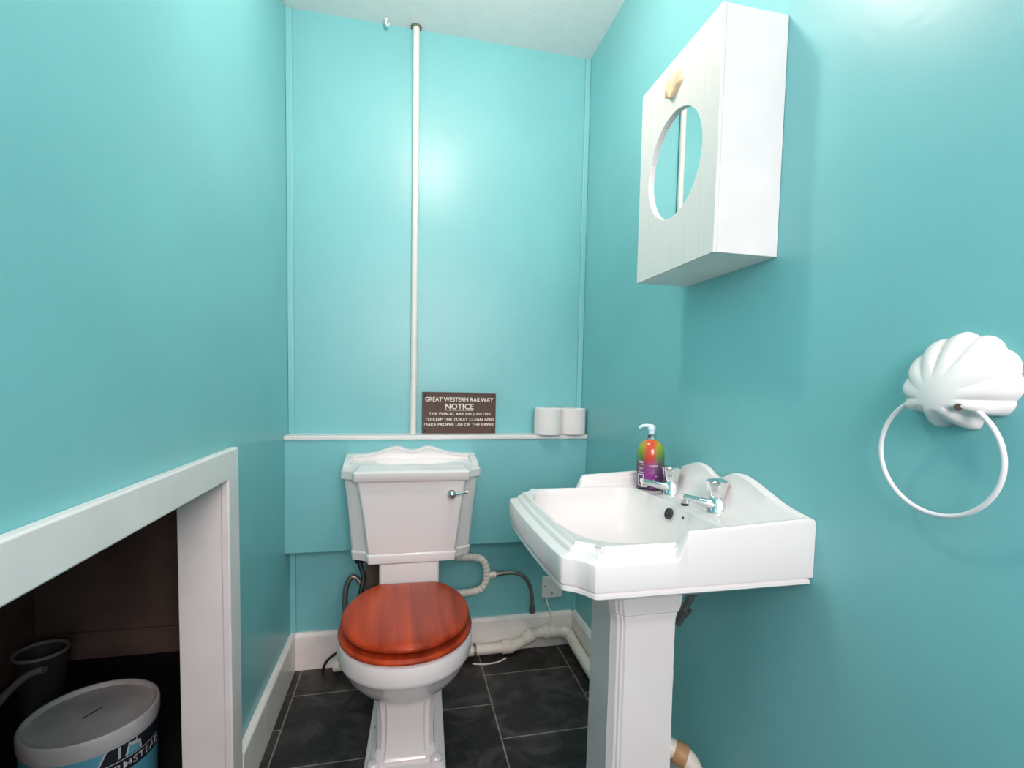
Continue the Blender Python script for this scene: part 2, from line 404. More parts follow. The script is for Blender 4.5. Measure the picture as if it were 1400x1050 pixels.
# notice plaque
QX0, QX1, QZ0, QZ1, QY = 0.066, 0.3395, ZSH1 + .0006, 1.0105, 1.884
QW = QX1 - QX0; QH = QZ1 - QZ0
pl = MB().box(QX0, QX1, QY, QY + .010, QZ0, QZ1).build('notice_plaque', DARKBROWN, loc=((QX0 + QX1) / 2, QY + .005, QZ0), bevel=0.0012)
tag(pl, 'dark brown railway notice plaque with cream raised lettering standing on the shelf', 'plaque')
fr = MB(); w = .0035
fr.box(QX0, QX1, QY - .0015, QY, QZ1 - w, QZ1).box(QX0, QX1, QY - .0015, QY, QZ0, QZ0 + w).box(QX0, QX0 + w, QY - .0015, QY, QZ0, QZ1).box(QX1 - w, QX1, QY - .0015, QY, QZ0, QZ1)
fr.build('raised_border', DARKBROWN, pl)
for cx_, cz_ in ((QX0 + .011, QZ1 - .011), (QX1 - .011, QZ1 - .011), (QX0 + .011, QZ0 + .011), (QX1 - .011, QZ0 + .011)):
    MB().lathe([(0.0036, 0), (0.0036, .001), (0.002, .002)], (cx_, QY, cz_), axis=(0, -1, 0), n=14).build('screw', BLACK, pl)
s_ = QW / 1010.0
def line(name, body, a, b, t, bt, emb=0.012, ul=False):
    x0 = QX0 + (a - 160) * s_; z1 = QZ1 - (t - 105) * (QH / 550); z0 = QZ1 - (bt - 105) * (QH / 550)
    text_mesh(name, body, LETTER, pl, (b - a) * s_, z1 - z0, extrude=0.0012, embolden=emb, place=lambda x, y, z: (x0 + x, QY - .0001 - z, z0 + y))
line('lettering', 'GREAT WESTERN RAILWAY', 196, 1136, 172, 230, .018)
line('lettering', 'NOTICE', 470, 860, 256, 332, .022)
MB().box(QX0 + 310 * s_, QX0 + 700 * s_, QY - .0012, QY, QZ1 - 242 * QH / 550, QZ1 - 234 * QH / 550).build('underline', LETTER, pl)
line('lettering', 'THE PUBLIC ARE REQUESTED', 246, 1096, 374, 416, .02)
line('lettering', 'TO KEEP THE TOILET CLEAN AND', 194, 1146, 446, 487, .02)
line('lettering', 'MAKE PROPER USE OF THE PAPER', 186, 1150, 516, 557, .02)

# toilet rolls
def roll(x, y, r, h, label):
    o = empty('toilet_roll', (x, y, ZSH1))
    tag(o, label, 'toilet roll', 'toilet rolls on the shelf')
    n = 48; mb = MB()
    prof = [(0.021, 0), (r - .004, 0), (r, .003), (r + .0006, h * .5), (r, h - .003), (r - .004, h), (0.021, h)]
    rings = [[(rr * math.cos(2 * PI * i / n), rr * math.sin(2 * PI * i / n), z) for i in range(n)] for rr, z in prof]
    mb.loft(rings, closed=True).build('paper', PAPER, o, local=True)
    c = [[(rr * math.cos(2 * PI * i / n), rr * math.sin(2 * PI * i / n), z) for i in range(n)] for rr, z in ((.0208, .0005), (.0208, h - .001), (.0195, h - .001), (.0195, .0005))]
    MB().loft(c, closed=True).build('cardboard_core', CARD, o, local=True)
    a0 = math.radians(200)
    tl = [[(rr * math.cos(a), rr * math.sin(a), z) for rr, a in ((r + .0012, a0), (r + .0022, a0 - .10), (r + .0028, a0 - .10), (r + .0018, a0))] for z in (.002, h - .002)]
    MB().loft(tl).build('loose_end', PAPER, o, local=True)
    return o
roll(0.534, 1.838, 0.0525, 0.102, 'left one of the two white toilet rolls on the shelf, nearer the plaque')
roll(0.6335, 1.8455, 0.0500, 0.101, 'right one of the two white toilet rolls, against the corner by the right wall')

# ================================================================== toilet
TR = math.radians(-2.2)
toilet = empty('toilet', (0.020, 1.622, 0), 0)
tag(toilet, 'white traditional toilet with red mahogany seat below the boxed ledge', 'toilet')
Rz = Matrix.Rotation(TR, 4, 'Z')
def L2(v):  # pan axis slightly turned
    return tuple(Rz @ Vector(v))
def egg(a, bf, br, trunc, cy, z, N=72, tilt=0.0):
    pts = []
    for i in range(N):
        t = 2 * PI * i / N
        x = a * math.sin(t); c = math.cos(t)
        y = -bf * c if c > 0 else -br * c
        if c > 0:  # slightly squarer front
            x = a * math.copysign(abs(math.sin(t)) ** 0.93, math.sin(t))
        if y > trunc: y = trunc
        pts.append(L2((x, cy + y, z + tilt * y)))
    return pts
CY = -0.240
# pan: rim, bowl and pedestal as one glazed body
pan = MB()
def eg(a, f, r, z, tr=.20, cy=CY): return egg(a, f, r, tr, cy, z)
rings = [eg(.112, .135, .13, .30), eg(.116, .14, .135, .366), eg(.122, .146, .14, .3725), eg(.170, .196, .215, .3725), eg(.1765, .2025, .22, .369), eg(.179, .205, .222, .362), eg(.179, .205, .222, .330),
         eg(.177, .203, .22, .3215), eg(.172, .197, .215, .315), eg(.168, .188, .21, .306), eg(.162, .176, .205, .290), eg(.150, .158, .20, .268), eg(.132, .136, .19, .246), eg(.112, .112, .18, .226), eg(.090, .088, .175, .210), eg(.060, .060, .16, .200)]
pan.loft(rings)
def rect(hw, yf, yb, z, bev=.012):
    P = [(-hw, yf + bev), (-hw + bev, yf), (hw - bev, yf), (hw, yf + bev), (hw, yb), (-hw, yb)]
    return [L2((x, y, z)) for x, y in P]
# plinth flange
pan.loft([rect(.108, -.330, .20, 0.001), rect(.108, -.330, .20, .014), rect(.104, -.324, .20, .019), rect(.096, -.315, .20, .022)])
# column
pan.loft([rect(.090, -.300, .18, .0215), rect(.090, -.300, .18, .032), rect(.082, -.290, .18, .040), rect(.076, -.278, .18, .052), rect(.074, -.272, .18, .10), rect(.076, -.272, .18, .15), rect(.080, -.278, .18, .19), rect(.088, -.290, .18, .212), rect(.086, -.290, .18, .225)])
# raised centre panel on the column face
pan.loft([rect(.058, -.300, -.20, .034, .004), rect(.054, -.288, -.20, .052, .004), rect(.052, -.283, -.20, .10, .004), rect(.052, -.283, -.20, .16, .004), rect(.054, -.288, -.20, .20, .004)])
# corner feet on the base moulding
for sx in (-1, 1):
    pan.loft([[L2((sx * .082 + q * math.cos(a), -.296 + q * math.sin(a), z)) for a in [2 * PI * k / 16 for k in range(16)]] for q, z in ((.017, .020), (.017, .033), (.014, .037), (.007, .039))])
# body between the bowl and the wall, and the raised ledge below the cistern
def rr_(hw, yf, yb, z): return rect(hw, yf, yb, z, .03)
pan.loft([rr_(.088, -.12, .19, .02), rr_(.088, -.12, .19, .20), rr_(.092, -.12, .17, .30), rr_(.090, -.10, .15, .37), rr_(.088, -.10, .15, .3735)])
pan.loft([rect(.0935, -.004, .13, .36, .006), rect(.0935, -.004, .13, .4655, .006)])
pan.build('pan', CERAM, toilet, local=True, angle=32)
for sx, dy in ((-1, -.135), (1, -.10)):
    c = L2((sx * .088, dy, .0225))
    MB().lathe([(.006, 0), (.006, .0015), (.004, .003)], c, n=14).build('fixing_screw', STEEL if sx < 0 else CREAM, toilet, local=True)

# seat ring and lid
seat = MB()
def sg(a, f, r, z, tr=.195): return egg(a, f, r, tr, CY + .004, z)
seat.loft([sg(.110, .135, .13, .376, .12), sg(.110, .135, .13, .385, .12), sg(.116, .141, .136, .3895, .126), sg(.168, .198, .222, .3895), sg(.1755, .2055, .228, .3865), sg(.1785, .2085, .230, .382), sg(.1775, .2075, .229, .378), sg(.172, .202, .224, .375), sg(.116, .141, .136, .375, .126)], closed=True)
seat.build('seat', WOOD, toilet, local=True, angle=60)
lid = MB()
def lg(a, f, r, z, tr=.19): return egg(a, f, r, tr, CY + .007, z, N=96)
lid.loft([lg(.160, .192, .215, .4005), lg(.167, .199, .224, .4015), lg(.1705, .2025, .228, .405), lg(.1715, .2035, .229, .410), lg(.1695, .2015, .227, .415), lg(.165, .197, .222, .4185), lg(.158, .190, .215, .4205, .18), lg(.13, .16, .18, .4222, .15), lg(.08, .10, .11, .4232, .09), lg(.03, .035, .04, .4235, .034)])
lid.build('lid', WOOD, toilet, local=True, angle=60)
for sx in (-1, 1):
    b0 = L2((sx * .055, -.037, .3735))
    hb = MB().lathe([(.012, 0), (.012, .02), (.008, .024)], b0, n=16)
    hb.tube([L2((sx * .055, -.037, .392)), L2((sx * .055, -.062, .399))], .005, smooth=False, n=10)
    hb.build('hinge', CHROME, toilet, local=True)
for sx in (-1, 1):  # rubber buffers between seat and lid
    MB().lathe([(.007, 0), (.007, .0115)], L2((sx * .115, -.25, .3890)), n=12).build('rubber_buffer', BLACK, toilet, local=True)

# cistern (x, y local to the toilet origin; its back meets the boxed ledge)
def cis(fw, hw, yf, ym, yb, z, cx=.009):
    g = .008; yf -= .022; ym -= .022
    half = [(fw, yf), (fw + g * .5, yf + .003), (fw + g, yf + .012), (fw + g * 1.3, yf + (ym - yf) * .55), (fw + (hw - fw) * .55, yf + (ym - yf) * .84), (hw - .006, ym), (hw, ym + .008), (hw, yb)]
    P = [(cx + x, y, z) for x, y in half] + [(cx - x, y, z) for x, y in half[::-1]]
    return P
YBK = .2015
cb = MB()
cb.loft([cis(.124, .180, .030, .085, YBK, .4665), cis(.132, .190, .020, .074, YBK, .4690), cis(.135, .193, .016, .070, YBK, .494), cis(.1345, .1925, .017, .071, YBK, .497), cis(.1318, .1905, .0195, .0735, YBK, .4995), cis(.1330, .1915, .0190, .073, YBK, .503), cis(.148, .2015, .012, .068, YBK, .640), cis(.163, .2125, .005, .061, YBK, .738)])
cb.build('cistern', CERAM, toilet, local=True, angle=28)
cl = MB()
cl.loft([cis(.160, .208, .006, .062, YBK, .7365), cis(.172, .2200, -.006, .052, YBK, .7370), cis(.1735, .2215, -.008, .050, YBK, .7400), cis(.1735, .2215, -.008, .050, YBK, .7630), cis(.171, .219, -.005, .053, YBK, .7670), cis(.165, .2165, .010, .064, YBK, .7705), cis(.163, .2155, .022, .074, YBK, .7720), cis(.160, .2145, .034, .084, YBK, .7770), cis(.158, .2135, .050, .094, YBK, .7790), cis(.150, .210, .060, .10, YBK, .7795)])
# scroll-topped upstand at the back of the lid
crest = [(-.219, .7940), (-.175, .7955), (-.135, .8000), (-.105, .8085), (-.075, .8180), (-.055, .8215), (-.040, .8200), (-.022, .8125), (0, .8085)]
crest = catmull(crest + [(-x, z) for x, z in crest[-2::-1]], 5)
cxo = .009
poly = [(cxo + x, z) for x, z in crest] + [(cxo + .219, .774), (cxo - .219, .774)]
pc_ = poly if sum(a[0] * b[1] - b[0] * a[1] for a, b in zip(poly, poly[1:] + poly[:1])) > 0 else poly[::-1]
def cring(d, y): return [(p_[0], y, p_[1]) for p_ in offset_poly(pc_, [d] * len(pc_))]
cl.loft([cring(0.0, YBK), cring(0.0, .158), cring(.0012, .1545), cring(.0035, .1530), cring(.0062, .1535), cring(.0085, .1570)])
for sx in (-1, 1):  # sloping end arms
    arm = [(.183, .7945), (.143, .7935), (.098, .7885), (.063, .780), (.040, .771), (.183, .771)]
    x0, x1 = sorted((cxo + sx * .2165, cxo + sx * .196))
    cl.prism(arm, 'x', x0, x1)
cl_o = cl.build('cistern_lid', CERAM, toilet, local=True, angle=34)
lv = MB()
lx, ly, lz = .131, -.014, .692
lv.lathe([(.013, 0), (.014, .003), (.013, .006), (.009, .010), (.0085, .018), (.011, .022), (.011, .028), (.007, .032), (.002, .0335)], (lx, ly, lz), axis=(0, -1, 0), n=24)
lv.tube([(lx + .005, ly - .024, lz + .001), (lx + .022, ly - .027, lz + .004), (lx + .040, ly - .030, lz + .009), (lx + .048, ly - .030, lz + .010)], .0045, n=12, rf=lambda t, a: 0.8 + .35 * t)
lv.build('flush_lever', CHROME, toilet, local=True)['label'] = 'chrome flush lever'

# things behind the toilet
tag(MB().box(-.125, -.079, 1.775, 1.815, .0, .455).build('timber_batten', BROWNWOOD, loc=(-.102, 1.795, 0), bevel=.002), 'dark brown upright batten behind the toilet, left of the white pan', 'batten')
hs = MB().tube([(-.142, 1.76, .445), (-.142, 1.745, .43), (-.130, 1.735, .39), (-.135, 1.72, .35), (-.15, 1.70, .30)], .008, n=12)
hs.lathe([(.017, -.022), (.017, 0), (.013, .004)], (-.142, 1.76, .452), n=12)
hs.build('x', BLACK, loc=(-.130, 1.76, .30)).name = 'overflow_hose'
tag(bpy.data.objects['overflow_hose'], 'short dark hose hanging straight down from the cistern beside the brown batten', 'hose')
h2 = MB().tube([(-.185, 1.745, .20), (-.19, 1.745, .30), (-.185, 1.745, .355), (-.168, 1.745, .385), (-.148, 1.745, .375), (-.125, 1.74, .33), (-.12, 1.735, .26)], .009, n=12)
h2 = h2.build('braided_hose', STEEL, loc=(-.18, 1.745, .2)); tag(h2, 'looped dark braided hose behind the left edge of the toilet seat', 'hose')

# ================================================================== wash basin
YC = 0.971
basin_root = empty('wash_basin', (0.50, YC, 0))
tag(basin_root, 'white pedestal wash basin with scrolled splashback fixed to the right wall', 'basin')
half = [(0, .259), (.10, .2585), (.20, .258), (.225, .2575), (.232, .2575), (.238, .2575), (.244, .2575), (.250, .2573), (.256, .2572), (.262, .257), (.275, .257), (.33, .257), (.388, .2565), (.3955, .2545), (.4005, .2475), (.406, .236), (.416, .223), (.430, .2135), (.4355, .209), (.4375, .202), (.4395, .17), (.442, .12), (.4435, .06), (.444, 0)]
MBK = catmull([(0, .8535), (.018, .857), (.045, .869), (.075, .8735), (.110, .868), (.150, .855), (.200, .839), (.2595, .829)], 10)
def M_back(q):
    q = abs(q)
    for (q0, z0), (q1, z1) in zip(MBK, MBK[1:]):
        if q <= q1: return z0 + (z1 - z0) * (q - q0) / (q1 - q0)
    return MBK[-1][1]
# CCW polygon in (p, q): p = distance from wall, q = along wall
right = half; left = [(p_, -q_) for p_, q_ in half[-2::-1]]
backs = [(0, -.259 + .518 * k / 48) for k in range(1, 48)]
poly0 = [(p_, q_) for p_, q_ in right][::-1] + [] # from front to wall at +q
# orientation: front(+p) -> wall(+q) -> wall(-q) -> front
base = poly0 + [(0, q_) for (_, q_) in backs[::-1]] + [(p_, q_) for p_, q_ in left[::-1]]
area = sum(a[0] * b[1] - b[0] * a[1] for a, b in zip(base, base[1:] + base[:1]))
if area < 0: base = base[::-1]
nB = len(base)
isback = [abs(base[i][0]) < 1e-6 and abs(base[(i + 1) % nB][0]) < 1e-6 for i in range(nB)]
CEN = (.225, 0.0)
angs = sorted(set([round(math.atan2(b[1] - CEN[1], b[0] - CEN[0]), 5) for b in base] + [round(-PI + 2 * PI * k / 120, 5) for k in range(120)]))
angs = [a for i, a in enumerate(angs) if i == 0 or a - angs[i - 1] > 0.0015]
bp = []
for a in angs:
    t = ray_poly(base, CEN, a); bp.append((CEN[0] + t * math.cos(a), CEN[1] + t * math.sin(a)))
def lift(i):
    p_, q_ = bp[i]; return 1 - sstep(.234, .259, p_)
def htop(i):
    p_, q_ = bp[i]
    if p_ < .002: return M_back(q_)
    return .8290 - (.8290 - .8165) * min(1, p_ / .235)
def bring(d_f, zf, d_r=None, d_b=None, clamp=False):
    """ring at inset d (front), d_r (side upstand), d_b (back upstand); zf(i)->z"""
    d_r = d_f if d_r is None else d_r; d_b = d_r if d_b is None else d_b
    polys = {}
    for key, dd in (('f', d_f), ('r', d_r)):
        polys[key] = offset_poly(base, [(0 if clamp else d_b) if isback[k] else dd for k in range(nB)])
    out = []
    for i, a in enumerate(angs):
        w = lift(i)
        t = ray_poly(polys['f'], CEN, a) * (1 - w) + ray_poly(polys['r'], CEN, a) * w
        out.append((XR - .0005 - (CEN[0] + t * math.cos(a)), YC + CEN[1] + t * math.sin(a), zf(i)))
    return out
def zmix(front, rear): return lambda i: front * (1 - lift(i)) + (rear(i) if callable(rear) else rear) * lift(i)
def bowl_poly(k=0.0):
    P = []
    for i in range(96):
        t = 2 * PI * i / 96; c, s = math.cos(t), math.sin(t); e = 0.30 if c < 0 else 0.62
        P.append((.255 + .150 * math.copysign(abs(c) ** e, c), .222 * math.copysign(abs(s) ** (0.30 if c < 0 else .55), s)))
    return P
BP = bowl_poly()
def iring(scale, z, shift=0.0, dz=0.0):
    out = []
    for a in angs:
        t = ray_poly(BP, CEN, a)
        out.append((XR - .0005 - (CEN[0] + shift + scale * t * math.cos(a)), YC + scale * t * math.sin(a), z))
    return out
def uring(scale, z, shift=.02):
    out = []
    for a in angs:
        t = ray_poly(base, CEN, a)
        out.append((XR - .0005 - (CEN[0] + (shift) * (1 - scale) + scale * t * math.cos(a)), YC + scale * t * math.sin(a), z))
    return out
rg = [uring(.28, .640), uring(.40, .644), uring(.50, .653), uring(.60, .667), uring(.72, .688), uring(.86, .7095),
      bring(.014, lambda i: .7135, clamp=True), bring(.0045, lambda i: .7135, clamp=True), bring(.003, lambda i: .7150, clamp=True), bring(.003, lambda i: .7200, clamp=True), bring(.0062, lambda i: .7225, clamp=True), bring(.0062, lambda i: .7240, clamp=True), bring(.0008, lambda i: .7262, clamp=True),
      bring(0, lambda i: .7290, clamp=True),
      bring(0, zmix(.7650, lambda i: htop(i) - .0075), clamp=True),
      bring(.0015, zmix(.7690, lambda i: htop(i) - .0030), .0015, .0015),
      bring(.0050, zmix(.7712, lambda i: htop(i) - .0002), .0055, .006),
      bring(.0150, zmix(.7725, lambda i: htop(i) - .0004), .0100, .012),
      bring(.0175, zmix(.7735, lambda i: htop(i) - .0040), .0150, .017),
      bring(.0195, zmix(.7785, lambda i: .7895 + (htop(i) - .7895) * .62), .0170, .021),
      bring(.0215, zmix(.7805, lambda i: .7895 + (htop(i) - .7895) * .55), .0200, .025),
      bring(.0265, zmix(.7812, lambda i: .7895 + (htop(i) - .7895) * .20), .0220, .034),
      bring(.0285, zmix(.7825, lambda i: .7895 + (htop(i) - .7895) * .10), .0252, .040),
      bring(.0305, zmix(.7865, .7896), .0270, .046),
      bring(.0335, zmix(.7890, .7890), .0300, .050),
      iring(1.0, .7890), iring(.992, .7880), iring(.984, .7855)]
for k in range(1, 19):
    ph = PI / 2 * k / 19
    rg.append(iring(.980 * math.cos(ph) ** .52, .7855 - .127 * math.sin(ph) ** .95, .022 * math.sin(ph)))
bas = MB().loft(rg)
bas.build('basin', CERAM, basin_root, angle=34)
# waste hole, overflow
MB().lathe([(.020, .0), (.020, .002), (.012, .0015)], (XR - .245, YC, .6592), n=24).build('waste_outlet', CHROME, basin_root)
OVX, OVY, OVZ = .5705, .996, .7690
ax = (-.93, 0, .30)
ov = MB().lathe([(.0125, -.004), (.0125, .002), (.0095, .0035), (.009, .001)], (OVX, OVY, OVZ), axis=ax, n=24).build('overflow_ring', DARKSTEEL, basin_root)
MB().lathe([(.0094, -.003), (.0094, .0018)], (OVX, OVY, OVZ), axis=ax, n=20).build('overflow_hole', BLACK, basin_root)
cr = MB()
for a_ in (0, PI / 2):
    d_ = Vector((0.30 * math.sin(a_), math.cos(a_), .93 * math.sin(a_))); c_ = Vector((OVX, OVY, OVZ)) + Vector(ax) * .0022
    cr.tube([tuple(c_ - d_ * .0092), tuple(c_ + d_ * .0092)], .0013, n=8, smooth=False)
cr.build('overflow_cross', DARKSTEEL, basin_root)
MB().lathe([(.0030, -.003), (.0030, .0008)], (.5755, .9445, .7725), axis=ax, n=14).build('chain_hole', BLACK, basin_root)

# pedestal: swept section with reeded chamfers and a moulded head
def pedsec(g, z, dx0=0.0):
    x0, x1, ya = .408 - g, .537 + g * .6, .0765 + g
    P = [(x1, -ya), (x0 + .022, -ya), (x0 + .0185, -ya + .0035), (x0 + .0150, -ya + .0045), (x0 + .0125, -ya + .0085), (x0 + .0085, -ya + .0105), (x0 + .006, -ya + .0145), (x0 + .003, -ya + .0215), (x0, -ya + .026)]
    P = P + [(x, -y) for x, y in P[::-1]]
    return [(x, YC + y, z) for x, y in P]
ped = MB().loft([pedsec(.032, .001), pedsec(.032, .045), pedsec(.026, .058), pedsec(.014, .066), pedsec(.010, .085), pedsec(.004, .12), pedsec(0.0015, .20), pedsec(.0, .45), pedsec(0, .572), pedsec(.0008, .585), pedsec(.003, .592), pedsec(.003, .5955), pedsec(.0060, .5985), pedsec(.0075, .606), pedsec(.0085, .609), pedsec(.0105, .620), pedsec(.0120, .632), pedsec(.0120, .6405)])
ped.build('pedestal', CERAM, basin_root, angle=22)

# pillar taps
def tap(x, y, z, yaw):
    t = empty('tap', (0, 0, 0)); t.parent = basin_root
    t.location = Vector((x, y, z)) - basin_root.location; t.rotation_euler = (0, 0, yaw)
    b = MB().lathe([(.0225, 0), (.0225, .003), (.0212, .005), (.0200, .012), (.0182, .022), (.0168, .028), (.0150, .031)], n=32)
    b.build('tap_body', CHROME, t, local=True)
    s = MB()
    P = [(-.006, .0140, .0140), (-.028, .0122, .0200), (-.052, .0104, .0268), (-.072, .0092, .0318), (-.0795, .0090, .0335), (-.0810, .0075, .0338)]
    rings = []
    for (px_, hw, zc) in P:
        hh = hw * .78
        rings.append([(px_, hw * math.cos(a) * (1.05 if abs(math.cos(a)) < .8 else 1), zc + hh * math.sin(a)) for a in [2 * PI * k / 20 for k in range(20)]])
    s.loft(rings)
    s.lathe([(.0074, -.0125), (.0078, -.010), (.0078, .002), (.006, .004)], (-.0725, 0, .0315), n=20)
    s.build('spout', CHROME, t, local=True)
    MB().lathe([(.0076, -.0165), (.0078, -.0120)], (-.0725, 0, .0315), n=16).build('nozzle', BLACK, t, local=True)
    hnd = MB().lathe([(.0120, .029), (.0160, .031), (.0185, .036), (.0225, .055), (.0240, .060), (.0238, .0640), (.0190, .0675), (.008, .0685)], n=48, facet=lambda a, h: 1 - .075 * (0.5 + .5 * math.cos(8 * a)) * (1 if .030 < h < .0645 else 0))
    hnd.build('tap_handle', CHROME, t, local=True)
    return t
tap(.640, .924, .7892, math.radians(-2))
tap(.634, 1.098, .7892, math.radians(2))

# soap bottle
sb = empty('soap_bottle', (.612, 1.166, .7894), math.radians(-30))
tag(sb, 'purple and orange pump soap bottle standing on the far corner of the basin', 'soap bottle')
MB().lathe([(.0300, 0), (.0335, .002), (.0345, .006), (.0345, .080), (.0340, .092), (.0315, .104), (.0265, .114), (.0190, .121), (.0130, .1240), (.012, .1245)], n=40).build('bottle', SOAP, sb, local=True)
MB().lathe([(.0125, .1235), (.0132, .125), (.0128, .139), (.0105, .1405)], n=28).build('collar', CHROME, sb, local=True)
pu = MB().lathe([(.0075, .1400), (.0075, .147), (.0095, .1485), (.0098, .156), (.0085, .1600)], n=24)
pu.tube([(.004, 0, .1575), (-.012, 0, .1595), (-.024, 0, .1575), (-.031, 0, .1530)], .0042, n=12, rf=lambda t, a: 1.15 - .4 * t)
pu.build('pump_head', PUMPW, sb, local=True).rotation_euler = (0, 0, math.radians(12))
def patch(name, a0, a1, z0, z1, r, m, parent, th=.0003, n=8):
    A = [math.radians(a0 + (a1 - a0) * k / n) for k in range(n + 1)]
    V = []; F = []
    for rr in (r, r + th):
        for z in (z0, z1):
            V += [(rr * math.cos(a), rr * math.sin(a), z) for a in A]
    k = n + 1
    for i in range(n):
        F += [(2 * k + i, 2 * k + i + 1, 3 * k + i + 1, 3 * k + i), (i + 1, i, k + i, k + i + 1), (i, i + 1, 2 * k + i + 1, 2 * k + i), (k + i + 1, k + i, 3 * k + i, 3 * k + i + 1)]
    F += [(0, 2 * k, 3 * k, k), (n, k + n, 3 * k + n, 2 * k + n)]
    return MB().add(V, F)
lab = MB(); rb = .0346
marks = mat('pale_print', (.55, .45, .55), rough=.4)
for a0, a1, z0, z1 in ((-138, -118, .067, .0725), (-142, -112, .0625, .0635), (-140, -116, .0555, .0575), (-138, -119, .0525, .054), (-136, -122, .0495, .0505), (-142, -128, .0435, .0455), (-124, -112, .0425, .0450),
                       (-92, -87, .0590, .0635), (-85, -80, .0590, .0625), (-78, -71, .0590, .0640), (-69, -62, .0590, .0638), (-60, -56, .0590, .0640), (-66, -58, .0350, .0368), (-76, -66, .0265, .0278)):
    patch('p', a0, a1, z0, z1, rb, LABW, sb).build('printed_mark', marks, sb, local=True, smooth=False)
fr_ = MB()
for a0, a1, z0, z1 in ((-143, -112, .0375, .0395), (-143, -139, .012, .0375), (-116, -112, .012, .0375), (-143, -112, .010, .012)):
    q = patch('p', a0, a1, z0, z1, rb, LABW, sb); fr_.add(q.V, q.F)
fr_.build('printed_frame', LABW, sb, local=True, smooth=False)

# ================================================================== mirror cabinet
CX, CYN, CYF, CZ0, CZ1 = .5496, .8392, 1.1496, 1.2968, 1.7344
cab = empty('mirror_cabinet', ((CX + XR) / 2, (CYN + CYF) / 2, CZ0))
tag(cab, 'white wooden wall cabinet with a round mirror in its door, above the basin', 'cabinet')
MB().box(CX + .0078, XR - .0005, CYN, CYF, CZ0, CZ1).build('cabinet_body', WHITE, cab, bevel=.0015)
hc = (.9975, 1.515); hr = .1085
def dring(kind, x):
    out = []
    for i in range(96):
        a = 2 * PI * i / 96
        if kind == 'hole': out.append((x, hc[0] + hr * math.cos(a), hc[1] + hr * math.sin(a)))
        else:
            P_ = [(CYN, CZ0), (CYF, CZ0), (CYF, CZ1), (CYN, CZ1)]
            t = ray_poly(P_, hc, a); out.append((x, hc[0] + t * math.cos(a), hc[1] + t * math.sin(a)))
    return out
# rectangle corners kept sharp
def with_corners(r, kind, x):
    if kind == 'hole': return r
    for c in ((CYN, CZ0), (CYF, CZ0), (CYF, CZ1), (CYN, CZ1)):
        j = min(range(len(r)), key=lambda k: (r[k][1] - c[0]) ** 2 + (r[k][2] - c[1]) ** 2); r[j] = (x, c[0], c[1])
    return r
xs = (CX, CX + .0070)
dr = MB().loft([with_corners(dring('rect', xs[1]), 'rect', xs[1]), with_corners(dring('rect', xs[0]), 'rect', xs[0]), dring('hole', xs[0]), dring('hole', xs[1])], closed=True)
door = dr.build('cabinet_door', TGDOOR, cab, angle=30)
MB().lathe([(hr + .0, 0), (hr + .0, .0008)], (CX + .0078, hc[0], hc[1]), axis=(-1, 0, 0), n=64).build('mirror', MIRROR, cab)['label'] = 'round mirror glass behind the hole in the door'
# little scallop glued on the door
def scallop(cx, cy, cz, R, Hh, tilt, n_ribs, m, name, parent, normal='-x', nr=14, na=61, amp=.05, fan=105):
    mb = MB(); rings = []
    for k in range(nr + 1):
        t = k / nr; ring = []
        for i in range(na):
            th = math.radians(-fan + 2 * fan * i / (na - 1))
            rib = math.cos(th * n_ribs) * .5 + .5
            Rm = R * (1 - .22 * (abs(th) / math.radians(fan)) ** 2) * (1 + amp * (rib - .5))
            r = Rm * t
            h = Hh * (1 - t ** 4) ** .5 * (.75 + .25 * math.cos(t * PI / 2)) * (1 + .3 * (rib - .5) * t) * (1 - sstep(.75, 1, abs(th) / math.radians(fan)))
            yy = -math.sin(th + tilt) * r; zz = math.cos(th + tilt) * r
            ring.append((cx - h, cy + yy, cz + zz))
        rings.append(ring)
    V = [p_ for r in rings for p_ in r]; F = []
    for k in range(nr):
        for i in range(na - 1):
            F.append((k * na + i, k * na + i + 1, (k + 1) * na + i + 1, (k + 1) * na + i))
    mb.add(V, F)
    return mb.build(name, m, parent, angle=80)
scallop(CX, 1.006, 1.654, .054, .010, math.radians(4), 11, SHELLB, 'seashell_ornament', cab, fan=66, amp=.08)['label'] = 'small beige seashell glued above the mirror'

# ================================================================== shell towel ring on the right wall
SY, SZ = .4985, 1.040
tw = empty('hanging_towel_ring', (XR, SY, SZ))
tag(tw, 'white ceramic seashell towel ring holder on the right wall', 'towel ring')
sm = MB(); na, nr = 240, 30
def shell_pt(th, t):
    """th: angle from straight up (radians, -pi..pi), t: 0 umbo .. 1 edge"""
    A = abs(th) / math.radians(122); fan = 1 - sstep(.88, 1.08, A)
    rib = abs(math.cos(th * 7.0)) ** .8
    Rm = (.0825 - .036 * min(A, 1.1) ** 2) * (1 + .06 * (rib - .6))
    low = .030 + .013 * math.exp(-((abs(th) - math.radians(146)) / math.radians(22)) ** 2)
    r = (Rm * fan + low * (1 - fan)) * t
    E = max(0, 1 - t ** 7) ** .5
    d = r / .0835
    h = E * (.012 + .033 * math.cos(min(1, d) * PI / 2) ** 1.1)
    h *= 1 - .40 * sstep(.35, 1.0, t) * (1 - fan)
    h *= 1 + .30 * (rib - .6) * sstep(.30, 1.0, t) * fan
    return (XR - .0003 - max(0, h), SY - math.sin(th) * r, SZ + math.cos(th) * r)
V = []; F = []
for k in range(nr + 1):
    for i in range(na):
        V.append(shell_pt(-PI + 2 * PI * i / na, max(.002, k / nr)))
for k in range(nr):
    for i in range(na): F.append((k * na + i, k * na + (i + 1) % na, (k + 1) * na + (i + 1) % na, (k + 1) * na + i))
F.append(tuple(range(na))[::-1]); F.append(tuple(nr * na + i for i in range(na)))
sm.add(V, F)
shell_o = sm.build('shell_holder', CERAM, tw, angle=80)
